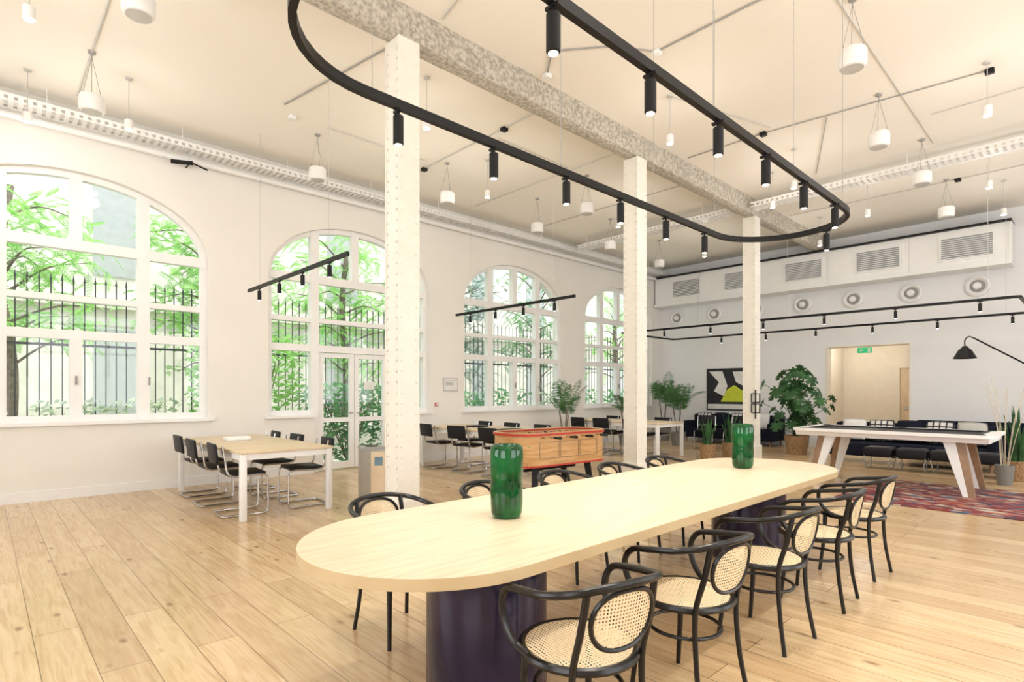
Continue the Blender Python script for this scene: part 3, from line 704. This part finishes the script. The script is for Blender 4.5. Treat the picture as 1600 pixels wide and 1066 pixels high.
b=B(); b.box(-.13,.06,-.006,-.0035,-.02,.05); b.box(-.13,.13,-.006,-.0035,.075,.09); b.box(-.13,.13,-.006,-.0035,-.08,-.07); b.obj('printed_plan','lgrey',parent=r,smooth=False)
r=thing('fire_call_point','small red square fire alarm call point on wall','alarm',(6.78,W-.03,1.15)); B().rbox(-.035,.035,0,.03,-.035,.035,.006).obj('alarm_body','red',parent=r); B().box(-.02,.02,-.003,-.0005,-.02,.02).obj('glass_panel','pwht',parent=r,smooth=False)

# ---------------------------------------------------------------- sofas, cushions
def sofa(x,y0,y1,label):
    r=thing('sofa',label,'sofa',(x,(y0+y1)/2,0)); c=(y1-y0)/2
    B().rbox(-.42,.42,-c,c,.14,.40,.04,seg=3).obj('seat_base','navy',parent=r); B().rbox(.22,.44,-c,c,.36,.78,.06,seg=3).obj('backrest','navy',parent=r)
    for s in (-1,1): B().rbox(-.42,.42,min(s*c,s*(c-.16)),max(s*c,s*(c-.16)),.3,.6,.05,seg=3).obj('armrest','navy',parent=r)
    for sx in (-.35,.35):
        for s in (-1,1): B().tube([(sx,s*(c-.1),.15),(sx,s*(c-.1),0)],[.025,.018],seg=8).obj('leg','walnut',parent=r)
sofa(14.9,5.7,8.2,'long black fabric sofa under the poster'); sofa(14.85,.9,2.85,'black fabric sofa with cushions against the wall'); sofa(13.0,1.2,3.9,'low black fabric sofa with patterned cushions')
def cushion(x,y,z,m,lab,rz=0,tilt=-.3):
    b=B(); n=10; s=.22
    G=[[None]*(n+1) for _ in range(n+1)]
    for side in (1,-1):
        for i in range(n+1):
            for j in range(n+1):
                u=-1+2*i/n; v=-1+2*j/n; t_=.07*((1-u*u)*(1-v*v))**.45
                if side==-1 and (i in (0,n) or j in (0,n)): continue
                vv=b.bm.verts.new((side*t_,u*s*(1-.06*v*v),v*s*(1-.06*u*u)))
                G[i][j]=(vv,) if side==1 else (G[i][j][0],vv)
    def g(i,j,sd):
        t_=G[i][j]; return t_[0] if sd==0 or len(t_)==1 else t_[1]
    for i in range(n):
        for j in range(n):
            for sd in (0,1): b.bm.faces.new((g(i,j,sd),g(i+1,j,sd),g(i+1,j+1,sd),g(i,j+1,sd)))
    o=b.obj('cushion',m,ang=2.); o.location=(x,y,z); o.rotation_euler=(0,tilt*-1,rz); o['label']=lab; o['category']='cushion'; o['group']='cushions on the sofas'
for y,m,l in ((7.8,'check','white and black checked cushion on the sofa'),(7.3,'navy','black cushion on the sofa'),(6.8,'check','white and black checked cushion on the sofa'),(6.2,'pwht','plain white cushion on the sofa')): cushion(14.98,y,.62,m,l)
for y,m,l in ((3.5,'pwht','plain white cushion on the low sofa'),(3.02,'check','white and black checked cushion on the low sofa'),(2.55,'navy','black cushion on the low sofa'),(2.08,'check','white and black checked cushion on the low sofa'),(1.61,'lgrey','plain light grey cushion on the low sofa')): cushion(13.05,y,.64,m,l)
st=thing('lounge_stool','low black upholstered stool with curved metal base','stool',(12.0,2.8,0),group='low lounge stools')
B().rbox(-.23,.23,-.23,.23,.22,.40,.05,seg=3).obj('seat','bfab',parent=st)
lp=[(-.2,-.18,.25),(-.22,-.18,.12),(-.1,-.18,.012),(.1,-.18,.012),(.22,-.18,.12),(.2,-.18,.25),(.2,.18,.25),(.22,.18,.12),(.1,.18,.012),(-.1,.18,.012),(-.22,.18,.12),(-.2,.18,.25)]
B().tube(spline(lp,4,True),.009,True,seg=8).obj('base_frame','grey',parent=st)
for y in (2.3,1.8,1.3): dup(st,(12.0,y,0),random.uniform(-.2,.2))
dup(cc,(13.1,6.0,0),pi/2,'black cantilever chair with chrome tube in the lounge'); dup(cc,(12.9,6.7,0),pi/2+.3,'black cantilever chair with chrome tube in the lounge')

# ---------------------------------------------------------------- plants
def frond(b,p0,d,L_,w,n,droop,m=0,lw=.012,rr=.004,ymax=1e9,xmax=1e9):
    p0=Vector(p0); d=Vector(d).normalized(); side=d.cross(Vector((0,0,1)))
    side=side.normalized() if side.length>.05 else Vector((1,0,0))
    pts=[]
    for i in range(n+1):
        s=i/n; pts.append(p0+d*(s*L_)+Vector((0,0,-droop*L_*s*s)))
    if max(p.y for p in pts)+w*.8>ymax or max(p.x for p in pts)+w*.8>xmax: return
    b.tube(pts[::max(1,n//5)],rr,seg=4,m=m)
    for i in range(2,n+1):
        s=i/n; tdir=(pts[i]-pts[i-1]).normalized(); l=w*(sin(pi*min(1,.2+.78*s)))**.7
        for sg in (-1,1):
            dd=(side*sg+tdir*.55+Vector((0,0,-.25-.2*random.random()))).normalized(); q_=pts[i]+dd*l; up=tdir*lw
            mid=pts[i]+dd*l*.45
            b.face([pts[i],mid+up,q_,mid-up],m)
def potobj(parent,r0,r1,h,m):
    B().lathe([(r0,0),(r1,h),(r1*.92,h),(r1*.9,h-.03)],seg=24).obj('pot',m,parent=parent)
    B().lathe([(r1*.9,h-.035),(r1*.9,h-.03)],seg=20).obj('soil','soil',parent=parent)
def palm(x,y,h,nf,sp,label,m='palm'):
    r=thing('potted_palm',label,'plant',(x,y,0)); potobj(r,.15,.2,.36,'pot')
    b=B(); tops=[]
    for k in range(3):
        a=k*2.1; top=(.12*cos(a),.12*sin(a),h*.42+.1*k); b.tube(spline([(.03*cos(a),.03*sin(a),.33),(.07*cos(a),.07*sin(a),h*.3),top],4),.016,seg=6); tops.append(top)
    b.obj('stem','bark',parent=r)
    b=B()
    for k in range(nf):
        a=k*2.399; el=random.uniform(.75,1.4); d=(cos(a)*cos(el),sin(a)*cos(el),sin(el))
        frond(b,tops[k%3],d,sp*random.uniform(.75,1.15),sp*.24,18,random.uniform(.2,.5),lw=.011,ymax=W-.05-y,xmax=FX-.05-x)
    b.obj('fronds',m,parent=r,smooth=False,normals=False)
palm(9.75,8.5,2.0,14,.90,'tall potted palm beside the window')
palm(14.4,8.75,2.4,28,1.0,'large potted palm in the room corner')
palm(13.2,7.6,2.1,18,.95,'bushy potted palm near the sofa'); palm(12.3,8.6,1.9,14,.85,'potted palm beside the last window')
def monstera(x,y,label):
    r=thing('potted_monstera',label,'plant',(x,y,0)); potobj(r,.2,.26,.42,'wicker')
    st=B(); lf=B()
    for k in range(64):
        a=k*2.399; rad=random.uniform(.12,.86); z=random.uniform(.62,2.0); rad*= math.sqrt(max(.12,1-((z-1.2)/.87)**2))
        c=Vector((rad*cos(a),rad*sin(a),z)); st.tube(spline([(0.03*cos(a),.03*sin(a),.4),(c.x*.35,c.y*.35,z*.75),c],3),.007,seg=5)
        n_=Vector((cos(a)*.8,sin(a)*.8,.55+random.uniform(-.3,.3))).normalized(); dn=(Vector((cos(a),sin(a),-.9))); dn=(dn-n_*dn.dot(n_)).normalized(); sd=n_.cross(dn); s=random.uniform(.10,.17)
        cv=lf.bm.verts.new(c); out=[]
        N_=36
        for i in range(N_):
            th=2*pi*i/N_; rr=s*(1+.25*cos(th))*(1-.12*cos(2*th))
            if abs(th-pi)<.25: rr*=.35
            elif i%4==0 and .5<th<2*pi-.5: rr*=.5
            out.append(lf.bm.verts.new(c+dn*(rr*cos(th)+.0)+sd*(rr*sin(th))-n_*(rr*rr*.8)))
        for i in range(N_): lf.bm.faces.new((cv,out[i],out[(i+1)%N_]))
    st.obj('stem','leaf',parent=r); lf.obj('leaves','leaf',parent=r,smooth=False,normals=False)
monstera(13.4,4.75,'large potted monstera with split dark green leaves')
def snake(x,y,h,pot,label):
    r=thing('potted_snake_plant',label,'plant',(x,y,0)); potobj(r,.14,.17,.32,pot)
    b=B()
    for k in range(13):
        a=k*2.399; rr=.02+.09*(k/13); base=Vector((rr*cos(a),rr*sin(a),.28)); lean=Vector((cos(a),sin(a),0))*random.uniform(.04,.16); hh=h*random.uniform(.6,1)
        sd=Vector((-sin(a),cos(a),0)); pr=None
        for i in range(7):
            s=i/6; w=.032*(1-s**3)+.001; c=base+lean*s*s+Vector((0,0,hh*s)); cur=(b.bm.verts.new(c-sd*w),b.bm.verts.new(c+lean*.15),b.bm.verts.new(c+sd*w))
            if pr: b.bm.faces.new((pr[0],pr[1],cur[1],cur[0])); b.bm.faces.new((pr[1],pr[2],cur[2],cur[1]))
            pr=cur
    b.obj('leaves','leaf',parent=r,smooth=False,normals=False)
snake(11.0,5.65,.6,'wicker','snake plant in a wicker pot'); snake(11.7,5.5,.7,'wicker','snake plant in a wicker pot'); snake(11.85,.9,.95,'wicker','tall snake plant in a wicker basket'); snake(14.9,5.15,.7,'pot','snake plant in a grey pot')
r=thing('dried_stalks','dark pot holding tall thin pale dried stalks','dried plant',(11.2,1.0,0)); potobj(r,.09,.12,.30,'pot')
b=B()
for k in range(9):
    an=k*2.399; rr=.1+.05*(k%3); b.tube(spline([(.04*cos(an),.04*sin(an),.26),(rr*.6*cos(an),rr*.9*sin(an),.95),(rr*1.5*cos(an),rr*2.0*sin(an),1.45+.06*(k%4))],4),.004,seg=5)
b.obj('stalks','chalk',parent=r,kind='stuff')

# ---------------------------------------------------------------- exterior
o=B().box(-14,34,W+.36,30,-.3,-.12).obj('ground','ground',smooth=False,kind='structure')
r=thing('building_facade','pale stone neighbouring building facade with tall windows','building',(8,17,-.12))
b=B(); b.box(-20,24,0,.5,0,11)
for z in (3.6,7.4): b.box(-20,24,-.15,0,z,z+.25)
b.obj('facade_wall','stone',parent=r,smooth=False)
b=B()
for k in range(14):
    x=-18+k*3
    for z in (.9,4.4): b.box(x,x+1.1,-.02,0,z,z+2.2)
b.obj('facade_windows','fwin',parent=r,smooth=False)
r=thing('garden_wall','low pale stone garden wall under the fence','wall',(8,11.9,-.12)); B().box(-20,22,0,.35,0,.75).obj('wall_body','stone',parent=r,smooth=False)
r=thing('iron_fence','black wrought iron fence with spiked vertical bars','fence',(0,12.07,.63))
b=B(); x=-8
while x<26:
    b.tube([(x,0,0),(x,0,2.65)],.011,seg=5); b.tube([(x,0,2.65),(x,0,2.77)],[.018,.002],seg=4); x+=.15
b.obj('bars','iron',parent=r,smooth=False)
b=B(); b.box(-8,26,-.02,.02,.15,.19); b.box(-8,26,-.02,.02,2.3,2.34); b.box(-8,26,-.02,.02,1.55,1.59); b.obj('rails','iron',parent=r,smooth=False)
def tree(x,y,h,R,nf,seed,label,m='tleaf',zl=2.6):
    random.seed(seed); r=thing('tree',label,'tree',(x,y,-.12))
    b=B(); b.tube(spline([(0,0,0),(.1,.05,h*.35),(-.08,0,h*.7),(.1,.1,h)],5),[.15-.006*k for k in range(16)],seg=8)
    tips=[]
    for k in range(18):
        a=k*2.399; z0=h*(.35+.6*k/18); L2=R*random.uniform(.6,1); e=Vector((cos(a)*L2,sin(a)*L2*.75,z0+random.uniform(-.1,.9)))
        pts=spline([(0,0,z0),(e.x*.5,e.y*.5,(z0+e.z)/2+.2),e],4); b.tube(pts,[.03-.0028*i for i in range(len(pts))],seg=5); tips+=pts[3:]
    b.obj('trunk','bark',parent=r)
    b=B()
    for k in range(nf):
        p=random.choice(tips)+Vector((random.gauss(0,.25),random.gauss(0,.25),random.gauss(0,.22))); a=random.uniform(0,2*pi); d=(cos(a),sin(a),random.uniform(-.5,.6))
        if p.z<zl or p.y+y<10.9: continue
        frond(b,p,d,random.uniform(.28,.6),.10,12,random.uniform(.2,.8),lw=.018,rr=.004)
    b.obj('foliage',m,parent=r,smooth=False,normals=False)
tree(.3,14.0,5.4,2.0,640,1,'leafy green tree outside the window',zl=2.5)
tree(3.9,13.6,5.2,1.6,760,2,'leafy green ailanthus tree outside the window',zl=1.9)
tree(7.3,14.4,5.4,1.7,640,3,'leafy green tree outside the window',zl=1.8)
tree(10.9,14.2,5.6,1.8,460,4,'dark leafy tree behind the fence','dleaf',1.4)
tree(15.0,14.4,5.6,1.9,400,5,'leafy green tree outside the window','hleaf',1.4)
tree(20.,14.5,5.5,2.2,300,6,'leafy green tree outside the window','tleaf',1.)
def bush(x,y,rx,h,n,seed,m,label):
    random.seed(seed); r=thing('bush',label,'bush',(x,y,-.12)); b=B()
    st=B()
    for k in range(9):
        a=k*.7; st.tube([(0,0,0),(rx*.6*cos(a),.25*sin(a),h*.8)],.012,seg=4)
    st.obj('stems','bark',parent=r)
    for k in range(n):
        c=Vector((random.uniform(-rx,rx),max(-.6,min(.6,random.gauss(0,.22))),h*random.random()**.8)); a=random.uniform(0,2*pi); u=Vector((cos(a),sin(a),random.uniform(-.5,.8))).normalized(); v=u.orthogonal().normalized(); s=random.uniform(.04,.09)
        b.face([c-u*s,c+v*s*.5,c+u*s,c-v*s*.5])
    b.obj('leaves',m,parent=r,smooth=False,normals=False)
k=0
for x,y,rx,h,n,m in ((-.7,10.9,.95,1.3,450,'pleaf'),(1.5,11.0,.95,1.4,520,'pleaf'),(3.6,10.9,.95,2.6,1700,'tleaf'),(5.6,10.9,.95,1.7,1400,'hleaf'),(7.6,10.9,.9,1.5,800,'hleaf'),(9.8,11.,1.1,1.6,800,'hleaf'),(12.3,11.,1.15,1.5,700,'pleaf'),(15.,11,1.3,1.6,800,'hleaf')):
    k+=1; bush(x,y,rx,h,n,20+k,m,'dense green shrub outside the window')

# ---------------------------------------------------------------- lights / world
w=D.worlds.new('world'); SC.world=w; w.use_nodes=True; N=w.node_tree.nodes; L=w.node_tree.links
bg=N['Background']; tc=N.new('ShaderNodeTexCoord'); sp=N.new('ShaderNodeSeparateXYZ'); cr=N.new('ShaderNodeValToRGB')
cr.color_ramp.elements[0].color=(.98,.98,1,1); cr.color_ramp.elements[1].color=(.80,.89,1,1); L.new(tc.outputs['Generated'],sp.inputs[0]); L.new(sp.outputs['Z'],cr.inputs[0]); L.new(cr.outputs[0],bg.inputs[0]); bg.inputs[1].default_value=2.1
s=light('SUN',(0,0,20),4.0,(1,.97,.9),angle=.03); s.rotation_euler=(math.radians(16),math.radians(12),0)
for yc in (0,5.0):
    l=light('AREA',(X0-.2,yc,2.4),120,(.97,.98,1),shape='RECTANGLE',size=3.0,size_y=3.0); l.rotation_euler=(0,-pi/2-.25,0)  # added fill behind the camera, tilted up towards the ceiling
for a,c in RW:
    l=light('AREA',((a+c)/2,Y0-.2,2.4),92,(.95,.975,1),shape='RECTANGLE',size=3.0,size_y=3.0); l.rotation_euler=(pi/2+.25,0,0)  # added out-of-view fill in the invented right wall openings, tilted upwards
